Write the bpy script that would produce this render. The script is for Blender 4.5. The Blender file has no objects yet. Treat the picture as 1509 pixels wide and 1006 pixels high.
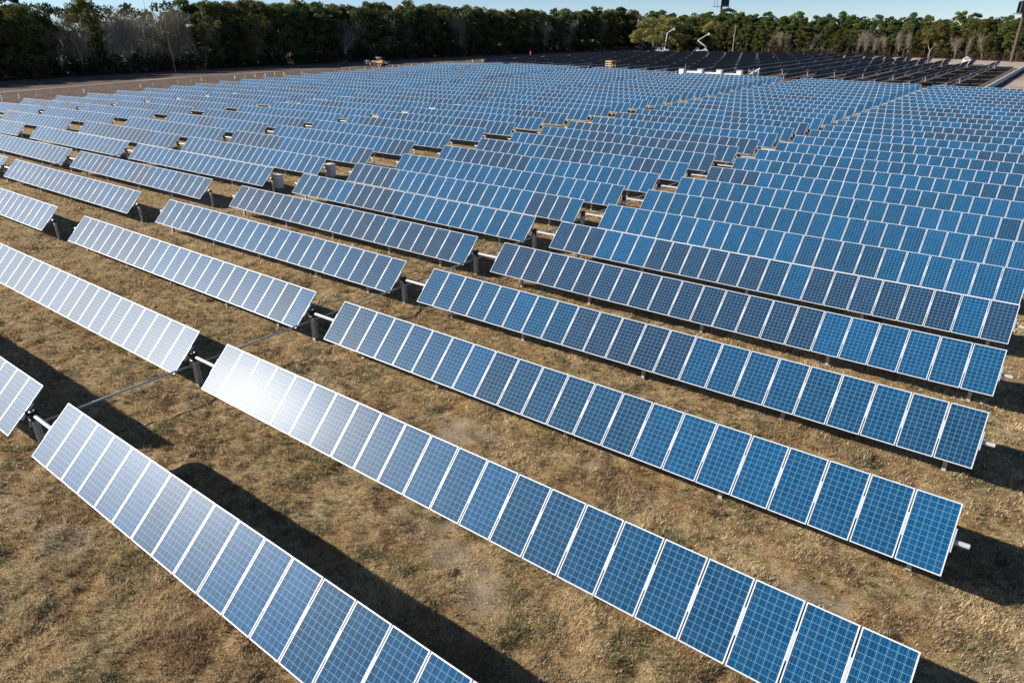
import bpy, bmesh, math, random
import numpy as np
from mathutils import Vector, Matrix

random.seed(7)
R = math.radians
S = bpy.context.scene
COL = S.collection

# ------------------------------------------------------------------ camera
cam = bpy.data.cameras.new("camera")
cam_o = bpy.data.objects.new("camera", cam)
COL.objects.link(cam_o)
cam.sensor_width = 36.0
cam.sensor_fit = 'HORIZONTAL'
cam.lens = 36.0 * 1023.35 / 1509.0
cam.clip_start = 0.2
cam.clip_end = 6000
yaw, pit, rol = -0.6590, 0.4244, -0.0051
fw = Vector((math.sin(yaw) * math.cos(pit), math.cos(yaw) * math.cos(pit), -math.sin(pit)))
rt = Vector((math.cos(yaw), -math.sin(yaw), 0))
up = rt.cross(fw)
r2 = rt * math.cos(rol) + up * math.sin(rol)
u2 = -rt * math.sin(rol) + up * math.cos(rol)
cam_o.matrix_world = Matrix(((r2.x, u2.x, -fw.x, 0.0), (r2.y, u2.y, -fw.y, 0.0), (r2.z, u2.z, -fw.z, 13.42), (0, 0, 0, 1)))
S.camera = cam_o

# ------------------------------------------------------------------ sky, sun, exposure
SUN_EL, SUN_AZ = 25.6, -121.0          # azimuth from +Y towards +X
world = bpy.data.worlds.new("World")
S.world = world
world.use_nodes = True
wn = world.node_tree.nodes
bg = wn['Background']
sky = wn.new('ShaderNodeTexSky')
sky.sky_type = 'NISHITA'
sky.sun_disc = False
sky.sun_elevation = R(SUN_EL)
sky.sun_rotation = R(SUN_AZ)
sky.altitude = 2000
sky.air_density = 0.7
sky.dust_density = 0.0
sky.ozone_density = 3.0
world.node_tree.links.new(sky.outputs[0], bg.inputs[0])
bg.inputs[1].default_value = 0.072
sun = bpy.data.lights.new("sun", 'SUN')
sun.energy = 4.6
sun.angle = R(0.53)
sun.color = (1.0, 0.94, 0.86)
sun_o = bpy.data.objects.new("sun", sun)
COL.objects.link(sun_o)
sd = Vector((math.sin(R(SUN_AZ)) * math.cos(R(SUN_EL)), math.cos(R(SUN_AZ)) * math.cos(R(SUN_EL)), math.sin(R(SUN_EL))))
sun_o.rotation_euler = sd.to_track_quat('Z', 'Y').to_euler()
sun_o.location = (-60, -60, 60)
vs = S.view_settings
vs.view_transform = 'Standard'
vs.look = 'None'
vs.exposure = 0.68
vs.gamma = 1.0
S.cycles.max_bounces = 5
S.cycles.diffuse_bounces = 2
S.cycles.glossy_bounces = 3
S.cycles.transmission_bounces = 2
S.cycles.transparent_max_bounces = 4
S.cycles.sample_clamp_indirect = 4.0


# ------------------------------------------------------------------ helpers
def tag(o, label=None, cat=None, group=None, kind=None):
    if label: o['label'] = label
    if cat: o['category'] = cat
    if group: o['group'] = group
    if kind: o['kind'] = kind
    return o


def empty(name, loc=(0, 0, 0), rz=0.0):
    o = bpy.data.objects.new(name, None)
    o.empty_display_size = 0.3
    COL.objects.link(o)
    o.location = loc
    o.rotation_euler = (0, 0, rz)
    return o


class MB:
    """Collects shapes and links them as one mesh object."""
    def __init__(self):
        self.v, self.f, self.m = [], [], []

    def add(self, vs, fs, mi=0):
        b = len(self.v)
        self.v += [tuple(p) for p in vs]
        self.f += [tuple(i + b for i in f) for f in fs]
        self.m += [mi] * len(fs)
        return self

    def box(self, c, s, mi=0, rot=None, top=1.0, bev=0.0):
        x, y, z = (k / 2 for k in s)
        if bev > 0:
            b = bev
            pts = []
            for zz, k in ((-z, b), (-z + b, 0), (z - b, 0), (z, b)):
                xs, ys = x - k, y - k
                for px, py in ((-xs + b, -ys), (xs - b, -ys), (xs, -ys + b), (xs, ys - b), (xs - b, ys), (-xs + b, ys), (-xs, ys - b), (-xs, -ys + b)):
                    pts.append(Vector((px, py, zz)))
            fs = [tuple(range(7, -1, -1)), tuple(range(24, 32))]
            for l in range(3):
                for i in range(8):
                    j = (i + 1) % 8
                    fs.append((l * 8 + i, l * 8 + j, l * 8 + 8 + j, l * 8 + 8 + i))
        else:
            pts = [Vector((sx * x * (top if sz > 0 else 1), sy * y * (top if sz > 0 else 1), sz * z)) for sz in (-1, 1) for sx, sy in ((-1, -1), (1, -1), (1, 1), (-1, 1))]
            fs = [(3, 2, 1, 0), (4, 5, 6, 7), (0, 1, 5, 4), (1, 2, 6, 5), (2, 3, 7, 6), (3, 0, 4, 7)]
        if rot is not None:
            pts = [rot @ p for p in pts]
        c = Vector(c)
        return self.add([p + c for p in pts], fs, mi)

    def tube(self, a, b, r, n=8, r1=None, mi=0, caps=True):
        a, b = Vector(a), Vector(b)
        r1 = r if r1 is None else r1
        q = (b - a).to_track_quat('Z', 'Y')
        pts = []
        for p, rr in ((a, r), (b, r1)):
            for i in range(n):
                t = 2 * math.pi * i / n
                pts.append(p + q @ Vector((rr * math.cos(t), rr * math.sin(t), 0)))
        fs = [(i, (i + 1) % n, n + (i + 1) % n, n + i) for i in range(n)]
        if caps:
            fs += [tuple(range(n - 1, -1, -1)), tuple(range(n, 2 * n))]
        return self.add(pts, fs, mi)

    def prism(self, pts2, x0, x1, mi=0):
        """extrude a profile given in (y, z) along x"""
        n = len(pts2)
        vs = [(x0, y, z) for y, z in pts2] + [(x1, y, z) for y, z in pts2]
        fs = [(i, (i + 1) % n, n + (i + 1) % n, n + i) for i in range(n)] + [tuple(range(n - 1, -1, -1)), tuple(range(n, 2 * n))]
        return self.add(vs, fs, mi)

    def build(self, name, mats, parent=None, smooth=False):
        me = bpy.data.meshes.new(name)
        me.from_pydata(self.v, [], self.f)
        mats = mats if isinstance(mats, (list, tuple)) else [mats]
        for m in mats: me.materials.append(m)
        me.polygons.foreach_set('material_index', self.m)
        if smooth: me.polygons.foreach_set('use_smooth', [True] * len(self.f))
        me.update()
        bm = bmesh.new(); bm.from_mesh(me)
        bmesh.ops.recalc_face_normals(bm, faces=bm.faces)
        bm.to_mesh(me); bm.free()
        o = bpy.data.objects.new(name, me)
        COL.objects.link(o)
        if parent: o.parent = parent
        return o


def np_mesh(name, V, F, mats, colors=None, parent=None, smooth=False):
    """fast mesh: V (n,3), F (m,k) with constant k, colors per vertex (n,4)"""
    me = bpy.data.meshes.new(name)
    V = np.asarray(V, np.float32); F = np.asarray(F, np.int32)
    k = F.shape[1]
    me.vertices.add(len(V)); me.vertices.foreach_set('co', V.ravel())
    me.loops.add(F.size); me.loops.foreach_set('vertex_index', F.ravel())
    me.polygons.add(len(F))
    me.polygons.foreach_set('loop_start', np.arange(0, F.size, k, dtype=np.int32))
    me.polygons.foreach_set('loop_total', np.full(len(F), k, np.int32))
    if smooth: me.polygons.foreach_set('use_smooth', np.ones(len(F), bool))
    for m in (mats if isinstance(mats, (list, tuple)) else [mats]): me.materials.append(m)
    if colors is not None:
        ca = me.color_attributes.new('tint', 'FLOAT_COLOR', 'POINT')
        ca.data.foreach_set('color', np.asarray(colors, np.float32).ravel())
    me.update(calc_edges=True)
    o = bpy.data.objects.new(name, me)
    COL.objects.link(o)
    if parent: o.parent = parent
    return o


# value noise
def _h(ix, iy, seed):
    n = (ix * 374761393 + iy * 668265263 + seed * 974711) & 0xffffffff
    n = ((n ^ (n >> 13)) * 1274126177) & 0xffffffff
    return ((n ^ (n >> 16)) & 0xffff) / 65535.0


def vnoise(x, y, seed=0):
    ix = np.floor(x).astype(np.int64); iy = np.floor(y).astype(np.int64)
    fx = x - ix; fy = y - iy
    fx = fx * fx * (3 - 2 * fx); fy = fy * fy * (3 - 2 * fy)
    a = _h(ix, iy, seed); b = _h(ix + 1, iy, seed); c = _h(ix, iy + 1, seed); d = _h(ix + 1, iy + 1, seed)
    return a + (b - a) * fx + (c - a) * fy + (a - b - c + d) * fx * fy


def fbm(x, y, seed=0, oct=4):
    s = 0; a = 0.5
    for k in range(oct):
        s = s + a * vnoise(x, y, seed + k * 17); x = x * 2.03 + 3.1; y = y * 2.03 + 1.7; a *= 0.5
    return s / (1 - 0.5 ** oct)


# ------------------------------------------------------------------ the lie of the land
_pts = np.array([  # x, y, height: broad swells of the site
    (0, 5, 0), (-12, 5, 0), (-25, 5, 0), (0, 25, 0), (-12, 25, 0), (-25, 25, 0), (0, 45, 0.02), (-25, 60, .05), (0, 70, .04), (0, 100, .04), (-26, 90, .04),
    (-40, 5, 0), (-60, 5, 0), (-40, 22, 0), (-51, 25, 0.0), (-51, 36, .08), (-51, 48, .24), (-51, 60, .33), (-55, 72, .45), (-40, 60, .2), (-40, 90, .3),
    (-80, 30, 0.03), (-80, 42, .15), (-81, 54, .26), (-81, 66, .3), (-108, 38, .03), (-109, 54, .15), (-109, 66, .2), (-135, 48, -.24), (-135, 60, -.1),
    (-159, 54, -.65), (-159, 66, -.44), (-160, 78, -.22), (-160, 89, 0), (-160, 101, .36), (-160, 107, .48), (-130, 107, .6), (-100, 107, .7), (-70, 107, .7),
    (-160, 140, .95), (-160, 171, 1.1), (-146, 171, 1.8), (-121, 171, 1.7), (-100, 171, 1.4), (-80, 171, .85), (-63, 171, .72), (-53, 171, .7), (-33, 171, .35), (-24, 171, .1), (-8, 171, 0),
    (-8, 140, 0), (-30, 140, .15), (-60, 140, .65), (-100, 140, 1.1), (-130, 140, 1.2),
    (-190, 50, -.75), (-190, 80, -.4), (-190, 110, .2), (-190, 150, .4), (-190, 190, .2), (-220, 60, -.8), (-220, 110, -.2), (-220, 160, 0), (-100, -20, 0), (-100, 15, 0), (-150, 20, -.6),
    (-150, 220, .2), (-120, 218, .1), (-90, 215, 0), (-60, 212, 0), (-30, 205, 0), (0, 205, 0), (-190, 230, 0), (40, 50, 0), (40, 120, 0), (40, 180, 0), (-120, 260, 0), (-60, 260, 0), (0, 260, 0),
], float)
_L = 34.0
_A = np.exp(-((_pts[:, None, 0] - _pts[None, :, 0]) ** 2 + (_pts[:, None, 1] - _pts[None, :, 1]) ** 2) / (2 * _L * _L))
_w = np.linalg.solve(_A + 0.02 * np.eye(len(_pts)), _pts[:, 2])


def zg(x, y):
    x = np.asarray(x, float); y = np.asarray(y, float)
    sh = x.shape
    xf, yf = x.ravel(), y.ravel()
    out = np.zeros(len(xf))
    for (px, py, _), w in zip(_pts, _w):
        out += w * np.exp(-((xf - px) ** 2 + (yf - py) ** 2) / (2 * _L * _L))
    return out.reshape(sh)


def zf(x, y): return float(zg(np.array([x]), np.array([y]))[0])


# zones used by the soil colour and by where the turf grows
def sandy(x, y):
    p = fbm(x * 0.16, y * 0.16, 5, 4)
    q = fbm(x * 0.55, y * 0.55, 11, 3)
    s = np.clip((p * 0.55 + q * 0.45 - 0.62) / 0.12, 0, 1) * .8
    for (cx, cy, rx, ry) in ((-42.5, 25.5, 3.4, 1.8), (-41, 27, 5, 1.0), (-18.3, 7.9, .8, .6), (-1.2, 12.6, 1.6, .7), (-5.2, 19.6, 1.3, .4), (-10, 11.0, 1.6, .5), (-20, 4.6, 1.4, .5), (-16.5, 13.6, 1.5, .6), (-52, 29, 4, 1.2), (-2.5, 15.3, 1.3, .6)):
        dd = ((x - cx) / rx) ** 2 + ((y - cy) / ry) ** 2
        s = np.maximum(s, np.clip(1.15 - dd * 0.8 - (q - 0.5) * 4.5, 0, .6))
    return s


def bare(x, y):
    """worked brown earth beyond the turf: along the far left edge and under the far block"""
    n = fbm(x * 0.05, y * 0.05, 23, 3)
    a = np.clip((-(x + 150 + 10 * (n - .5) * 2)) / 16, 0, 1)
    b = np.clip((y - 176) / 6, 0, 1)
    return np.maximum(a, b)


# ------------------------------------------------------------------ materials
def mat(name, col, rough=0.6, metal=0.0, spec=0.5):
    m = bpy.data.materials.new(name); m.use_nodes = True
    b = m.node_tree.nodes['Principled BSDF']
    b.inputs['Base Color'].default_value = (*col, 1)
    b.inputs['Roughness'].default_value = rough
    b.inputs['Metallic'].default_value = metal
    b.inputs['Specular IOR Level'].default_value = spec
    return m


def noisy(name, c1, c2, scale=6.0, rough=0.7, metal=0.0, bump=0.0, spec=0.4):
    m = mat(name, c1, rough, metal, spec)
    t = m.node_tree; b = t.nodes['Principled BSDF']
    tc = t.nodes.new('ShaderNodeTexCoord')
    n = t.nodes.new('ShaderNodeTexNoise'); n.inputs['Scale'].default_value = scale; n.inputs['Detail'].default_value = 5
    r = t.nodes.new('ShaderNodeValToRGB')
    r.color_ramp.elements[0].position = .32; r.color_ramp.elements[1].position = .68
    r.color_ramp.elements[0].color = (*c1, 1); r.color_ramp.elements[1].color = (*c2, 1)
    t.links.new(tc.outputs['Object'], n.inputs['Vector'])
    t.links.new(n.outputs['Fac'], r.inputs['Fac']); t.links.new(r.outputs['Color'], b.inputs['Base Color'])
    if bump:
        bp = t.nodes.new('ShaderNodeBump'); bp.inputs['Strength'].default_value = bump; bp.inputs['Distance'].default_value = .05
        t.links.new(n.outputs['Fac'], bp.inputs['Height']); t.links.new(bp.outputs['Normal'], b.inputs['Normal'])
    return m


def tinted(name, rough=0.8, spec=0.2, obj_mix=False, translucent=0.0):
    """base colour from the mesh's own tint attribute, times the object's colour when obj_mix"""
    m = bpy.data.materials.new(name); m.use_nodes = True
    t = m.node_tree; b = t.nodes['Principled BSDF']
    a = t.nodes.new('ShaderNodeAttribute'); a.attribute_name = 'tint'
    src = a.outputs['Color']
    if obj_mix:
        oi = t.nodes.new('ShaderNodeObjectInfo')
        mx = t.nodes.new('ShaderNodeMix'); mx.data_type = 'RGBA'; mx.blend_type = 'MULTIPLY'; mx.inputs[0].default_value = 1
        t.links.new(a.outputs['Color'], mx.inputs[6]); t.links.new(oi.outputs['Color'], mx.inputs[7]); src = mx.outputs[2]
    t.links.new(src, b.inputs['Base Color'])
    b.inputs['Roughness'].default_value = rough; b.inputs['Specular IOR Level'].default_value = spec
    if translucent:
        tr = t.nodes.new('ShaderNodeBsdfTranslucent'); t.links.new(src, tr.inputs['Color'])
        ms = t.nodes.new('ShaderNodeMixShader'); ms.inputs[0].default_value = translucent
        t.links.new(b.outputs[0], ms.inputs[1]); t.links.new(tr.outputs[0], ms.inputs[2])
        t.links.new(ms.outputs[0], t.nodes['Material Output'].inputs[0])
    return m


M = {}
M['alu'] = noisy('white_aluminium', (.60, .63, .66), (.72, .74, .76), 3, .42, 0.0, spec=.6)
M['galv'] = noisy('galvanised_steel', (.42, .44, .46), (.60, .62, .64), 9, .42, .55)
M['tube'] = noisy('pale_galvanised_tube', (.56, .58, .60), (.68, .69, .70), 5, .45, .25)
M['rail'] = noisy('dull_aluminium_rail', (.48, .50, .52), (.58, .60, .62), 4, .5, .1)
M['post'] = noisy('post_steel', (.46, .47, .47), (.62, .63, .62), 7, .55, .1)
M['black'] = mat('black_casting', (.012, .013, .015), .35)
M['back'] = noisy('backsheet', (.60, .61, .62), (.66, .67, .68), 2, .6)
M['back_shaded'] = noisy('shade_toned_backsheet', (.020, .030, .038), (.035, .046, .056), 2, .6)  # white backsheet with the shade of the far rows put into its colour
M['white'] = noisy('white_paint', (.70, .71, .71), (.80, .80, .79), 2.5, .45)
M['grey_paint'] = mat('grey_paint', (.30, .33, .36), .5)
M['stake'] = noisy('weathered_white_stake', (.70, .70, .67), (.82, .82, .80), 4, .6)
M['wood'] = noisy('weathered_wood', (.26, .19, .12), (.40, .31, .21), 5, .85)
M['crate'] = noisy('yellow_wood', (.40, .29, .15), (.52, .39, .21), 5, .75)
M['yellow'] = noisy('yellow_machine_paint', (.40, .23, .06), (.52, .31, .09), 2, .5)
M['rubber'] = mat('rubber', (.014, .014, .014), .8)
M['glass'] = mat('dark_window', (.02, .03, .035), .08, 0, .8)
M['palecab'] = mat('pale_green_cab', (.33, .38, .33), .4)
M['palebox'] = mat('pale_blue_paint', (.45, .53, .60), .5)
M['red'] = mat('red_sign_paint', (.28, .015, .02), .6)
M['bill'] = noisy('dark_green_board', (.015, .05, .055), (.03, .075, .08), .5, .6)
M['darksteel'] = noisy('dark_steel', (.022, .024, .026), (.05, .05, .05), 3, .6)
M['rust'] = noisy('rusty_brown_pole', (.08, .055, .04), (.13, .10, .075), 2, .75)
M['shed'] = noisy('cream_siding', (.62, .60, .50), (.70, .68, .58), 2, .7)
M['roof'] = mat('pale_roof', (.42, .42, .39), .6)
M['sand'] = noisy('pale_sand', (.36, .29, .23), (.52, .43, .34), .35, .95, bump=.3)
M['track'] = noisy('shade_patched_track', (.11, .082, .062), (.27, .23, .19), .06, .95)  # dark patches paint the forest's shade into the pale track
M['concrete'] = noisy('concrete', (.56, .56, .55), (.68, .68, .66), 1.5, .85)
M['leaf'] = tinted('leaves', .75, .12, True, .30)
M['bark'] = noisy('bark', (.07, .055, .042), (.14, .115, .09), 6, .9)
M['greybark'] = noisy('grey_bark', (.24, .21, .18), (.38, .34, .30), 5, .9)
M['palebark'] = noisy('pale_bark', (.34, .29, .22), (.46, .40, .32), 4, .9)
M['twig'] = tinted('bare_twigs', .9, .1, True)
M['blade'] = tinted('dry_turf', .85, .15, False, .30)


def ad2(N, Lk, a, b):
    sc = N.new('ShaderNodeVectorMath'); sc.operation = 'SCALE'; sc.inputs['Scale'].default_value = 37.0; Lk.new(b, sc.inputs[0])
    n = N.new('ShaderNodeVectorMath'); n.operation = 'ADD'; Lk.new(a, n.inputs[0]); Lk.new(sc.outputs[0], n.inputs[1])
    return n.outputs[0]


def cell_material():
    m = bpy.data.materials.new('silicon_cells_under_glass'); m.use_nodes = True
    t = m.node_tree; N = t.nodes; Lk = t.links
    b = N['Principled BSDF']
    uv = N.new('ShaderNodeUVMap'); uv.uv_map = 'cells'
    sp = N.new('ShaderNodeSeparateXYZ'); Lk.new(uv.outputs[0], sp.inputs[0])

    def math_(op, a, v=None, c=None):
        n = N.new('ShaderNodeMath'); n.operation = op
        for i, k in enumerate((a, v, c)):
            if k is None: continue
            if isinstance(k, (int, float)): n.inputs[i].default_value = k
            else: Lk.new(k, n.inputs[i])
        return n.outputs[0]

    def line(coord, width, off=0.0):   # 1 on thin lines at whole numbers
        f = math_('FRACT', math_('ADD', coord, off + 0.5))
        d = math_('ABSOLUTE', math_('SUBTRACT', f, 0.5))
        return math_('LESS_THAN', d, width)
    gx = line(sp.outputs[0], .022); gy = line(sp.outputs[1], .022)
    grid = math_('MAXIMUM', gx, gy)
    b3 = math_('MULTIPLY', sp.outputs[0], 3.0)
    bus = line(b3, .06, .5)
    # slight cell to cell tone
    cell = N.new('ShaderNodeTexWhiteNoise'); cell.noise_dimensions = '3D'
    fl = N.new('ShaderNodeVectorMath'); fl.operation = 'FLOOR'; Lk.new(uv.outputs[0], fl.inputs[0])
    oi = N.new('ShaderNodeObjectInfo')
    cb = N.new('ShaderNodeCombineXYZ'); Lk.new(oi.outputs['Random'], cb.inputs[2])
    ad = N.new('ShaderNodeVectorMath'); ad.operation = 'ADD'; Lk.new(fl.outputs[0], ad.inputs[0]); Lk.new(cb.outputs[0], ad.inputs[1])
    Lk.new(ad.outputs[0], cell.inputs['Vector'])
    tone = math_('MULTIPLY_ADD', cell.outputs['Value'], .30, .85)
    # crystal mottling of the silicon
    vo = N.new('ShaderNodeTexVoronoi'); vo.inputs['Scale'].default_value = 4.5
    Lk.new(uv.outputs[0], vo.inputs['Vector'])
    vs_ = N.new('ShaderNodeSeparateColor'); Lk.new(vo.outputs['Color'], vs_.inputs[0])
    tone = math_('MULTIPLY', tone, math_('MULTIPLY_ADD', vs_.outputs[0], .36, .82))
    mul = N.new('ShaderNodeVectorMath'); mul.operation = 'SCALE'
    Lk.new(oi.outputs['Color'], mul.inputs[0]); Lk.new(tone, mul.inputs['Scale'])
    m1 = N.new('ShaderNodeMix'); m1.data_type = 'RGBA'
    Lk.new(math_('MULTIPLY', bus, .50), m1.inputs[0]); Lk.new(mul.outputs[0], m1.inputs[6]); m1.inputs[7].default_value = (.08, .25, .40, 1)
    m2 = N.new('ShaderNodeMix'); m2.data_type = 'RGBA'
    Lk.new(math_('MULTIPLY', grid, .80), m2.inputs[0]); Lk.new(m1.outputs[2], m2.inputs[6]); m2.inputs[7].default_value = (.26, .47, .60, 1)
    # a film of dust, thicker in patches and streaks down the glass
    st = N.new('ShaderNodeMapping'); st.inputs['Scale'].default_value = (1.1, .22, 1)
    Lk.new(ad2(N, Lk, uv.outputs[0], cb.outputs[0]), st.inputs[0])
    dz = N.new('ShaderNodeTexNoise'); dz.inputs['Scale'].default_value = 1.6; dz.inputs['Detail'].default_value = 5
    Lk.new(st.outputs[0], dz.inputs['Vector'])
    df = N.new('ShaderNodeMapRange'); df.inputs[1].default_value = .40; df.inputs[2].default_value = .75; df.inputs[3].default_value = .0; df.inputs[4].default_value = .09
    Lk.new(dz.outputs['Fac'], df.inputs[0])
    m3 = N.new('ShaderNodeMix'); m3.data_type = 'RGBA'
    Lk.new(df.outputs[0], m3.inputs[0]); Lk.new(m2.outputs[2], m3.inputs[6]); m3.inputs[7].default_value = (.14, .22, .27, 1)
    Lk.new(m3.outputs[2], b.inputs['Base Color'])
    b.inputs['Roughness'].default_value = .42
    b.inputs['Specular IOR Level'].default_value = .085
    b.inputs['Coat Weight'].default_value = .042
    b.inputs['Coat IOR'].default_value = 1.42
    # textured solar glass: rough lobe with fine prismatic sparkle and dust
    dn = N.new('ShaderNodeTexNoise'); dn.inputs['Scale'].default_value = 2.2; dn.inputs['Detail'].default_value = 4
    Lk.new(uv.outputs[0], dn.inputs['Vector'])
    rr = N.new('ShaderNodeMapRange'); rr.inputs[3].default_value = .20; rr.inputs[4].default_value = .25
    Lk.new(dn.outputs['Fac'], rr.inputs[0]); Lk.new(rr.outputs[0], b.inputs['Coat Roughness'])
    bn = N.new('ShaderNodeTexNoise'); bn.inputs['Scale'].default_value = 26; bn.inputs['Detail'].default_value = 2
    Lk.new(uv.outputs[0], bn.inputs['Vector'])
    bp = N.new('ShaderNodeBump'); bp.inputs['Strength'].default_value = .14; bp.inputs['Distance'].default_value = .004
    Lk.new(bn.outputs['Fac'], bp.inputs['Height']); Lk.new(bp.outputs['Normal'], b.inputs['Coat Normal']); Lk.new(bp.outputs['Normal'], b.inputs['Normal'])
    return m


M['cells'] = cell_material()


def soil_material():
    m = bpy.data.materials.new('dry_turf_and_soil'); m.use_nodes = True
    t = m.node_tree; N = t.nodes; Lk = t.links; b = N['Principled BSDF']
    tc = N.new('ShaderNodeTexCoord')
    at = N.new('ShaderNodeAttribute'); at.attribute_name = 'tint'     # r sandy, g worked earth
    sp = N.new('ShaderNodeSeparateColor'); Lk.new(at.outputs['Color'], sp.inputs[0])

    def noise(scale, det=6, rough=.6):
        n = N.new('ShaderNodeTexNoise'); n.inputs['Scale'].default_value = scale; n.inputs['Detail'].default_value = det; n.inputs['Roughness'].default_value = rough
        Lk.new(tc.outputs['Object'], n.inputs['Vector']); return n.outputs['Fac']

    def ramp(f, stops):
        r = N.new('ShaderNodeValToRGB'); e = r.color_ramp.elements
        while len(e) < len(stops): e.new(.5)
        for k, (p, c) in zip(e, stops): k.position = p; k.color = (*c, 1)
        Lk.new(f, r.inputs[0]); return r.outputs[0]

    def mix(f, a, c, mode='MIX'):
        n = N.new('ShaderNodeMix'); n.data_type = 'RGBA'; n.blend_type = mode
        if isinstance(f, float): n.inputs[0].default_value = f
        else: Lk.new(f, n.inputs[0])
        Lk.new(a, n.inputs[6])
        if isinstance(c, tuple): n.inputs[7].default_value = (*c, 1)
        else: Lk.new(c, n.inputs[7])
        return n.outputs[2]
    fine = noise(24, 9, .8)
    turf = ramp(fine, [(.34, (.055, .038, .020)), (.46, (.32, .232, .125)), (.56, (.60, .455, .26)), (.67, (.84, .69, .45))])
    green = ramp(noise(1.1, 5), [(.50, (1, 1, 1)), (.68, (.72, .86, .62))])
    turf = mix(.55, turf, green, 'MULTIPLY')
    clump = ramp(noise(3.2, 6, .65), [(.36, (.50, .44, .38)), (.50, (.92, .90, .86)), (.62, (1.12, 1.10, 1.05))])
    turf = mix(1.0, turf, clump, 'MULTIPLY')
    brown = ramp(noise(.55, 5), [(.42, (.80, .68, .56)), (.60, (1, 1, 1))])
    turf = mix(.8, turf, brown, 'MULTIPLY')
    sand = ramp(noise(9, 9, .8), [(.34, (.12, .09, .065)), (.48, (.34, .27, .19)), (.70, (.52, .44, .33))])
    c = mix(sp.outputs[0], turf, sand)
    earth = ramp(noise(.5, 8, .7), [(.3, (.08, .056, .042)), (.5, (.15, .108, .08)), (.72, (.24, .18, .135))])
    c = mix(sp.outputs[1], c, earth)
    pale = ramp(noise(.12, 6, .6), [(.3, (.36, .28, .205)), (.6, (.52, .42, .32))])
    c = mix(sp.outputs[2], c, pale)
    Lk.new(c, b.inputs['Base Color'])
    b.inputs['Roughness'].default_value = .95; b.inputs['Specular IOR Level'].default_value = .1
    bp = N.new('ShaderNodeBump'); bp.inputs['Strength'].default_value = .9; bp.inputs['Distance'].default_value = .08
    Lk.new(noise(11, 9, .8), bp.inputs['Height']); Lk.new(bp.outputs['Normal'], b.inputs['Normal'])
    return m


M['soil'] = soil_material()


# ------------------------------------------------------------------ ground
def axis(fine0, fine1, step, lo, hi, grow=1.12):
    a = list(np.arange(fine0, fine1, step))
    s = step; x = a[-1]
    while x < hi:
        s = min(s * grow, 60 if x < 600 else 400); x += s; a.append(x)
    s = step; x = a[0]; l = []
    while x > lo:
        s = min(s * grow, 4.0 if x > -300 else 400); x -= s; l.append(x)
    return np.array(l[::-1] + a)


def lumps(x, y):
    d = np.hypot(x, y)
    k = np.clip(1.4 - d / 70, 0.0, 1)
    h = (fbm(x * .5, y * .5, 41, 2) - .5) * .10 + (fbm(x * 1.9, y * 1.9, 43, 3) - .5) * .24
    # old mower and tyre lines run with the rows
    h = h + (fbm(x * .35, y * 1.6, 47, 3) - .5) * .10
    return h * k


def ground():
    xs = axis(-50, 5, .16, -2600, 2600)
    ys = axis(2.0, 38, .16, -60, 3200, 1.05)
    ys = np.concatenate([ys[ys < 400], ys[ys >= 400]])
    X, Y = np.meshgrid(xs, ys)
    Z = zg(X, Y) + lumps(X, Y)
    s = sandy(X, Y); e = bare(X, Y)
    pale = np.clip((X + 15.0 - 2 * (fbm(X * .08, Y * .08, 77, 3) - .5)) / 1.2, 0, 1) * np.clip((Y - 176) / 3, 0, 1)
    pale = np.maximum(pale, np.clip((Y - 405) / 10, 0, 1) * .2)
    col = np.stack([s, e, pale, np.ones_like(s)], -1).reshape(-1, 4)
    V = np.stack([X, Y, Z], -1).reshape(-1, 3)
    nx, ny = len(xs), len(ys)
    i = np.arange(nx * ny).reshape(ny, nx)
    F = np.stack([i[:-1, :-1], i[:-1, 1:], i[1:, 1:], i[1:, :-1]], -1).reshape(-1, 4)
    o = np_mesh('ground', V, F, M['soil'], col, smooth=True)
    tag(o, 'dry straw coloured turf and brown earth of the solar field', 'ground', kind='structure')


ground()


def sheet(name, poly_left, poly_right, m, label, lift=.05, n=40):
    """a strip draped on the land between two polylines"""
    def samp(P, k):
        P = np.array(P, float); d = np.r_[0, np.cumsum(np.hypot(*np.diff(P, axis=0).T))]
        t = np.linspace(0, d[-1], k); return np.stack([np.interp(t, d, P[:, 0]), np.interp(t, d, P[:, 1])], 1)
    A, B = samp(poly_left, n), samp(poly_right, n)
    rows = []
    w = 6
    for k in range(w + 1):
        f = k / w; P = A * (1 - f) + B * f
        rows.append(np.c_[P, zg(P[:, 0], P[:, 1]) + lift])
    V = np.concatenate(rows); i = np.arange(len(V)).reshape(w + 1, n)
    F = np.stack([i[:-1, :-1], i[:-1, 1:], i[1:, 1:], i[1:, :-1]], -1).reshape(-1, 4)
    return tag(np_mesh(name, V, F, m, smooth=True), label, name.replace('_', ' '), kind='structure')


sheet('track', [(-212, 30), (-217, 80), (-221, 120), (-222, 170), (-219, 230), (-214, 300)], [(-207, 30), (-211, 80), (-215, 120), (-217, 170), (-215, 230), (-211, 300)], M['track'], 'pale vehicle track along the foot of the dark forest')
sheet('sand_road', [(-112, 398), (-78, 383), (-54, 374), (-34, 361), (-10, 350), (40, 330)], [(-100, 372), (-65, 346), (-45, 323), (-29, 304), (-10, 300), (40, 292)], M['sand'], 'pale sand road behind the far dark panel rows', .06)


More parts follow.
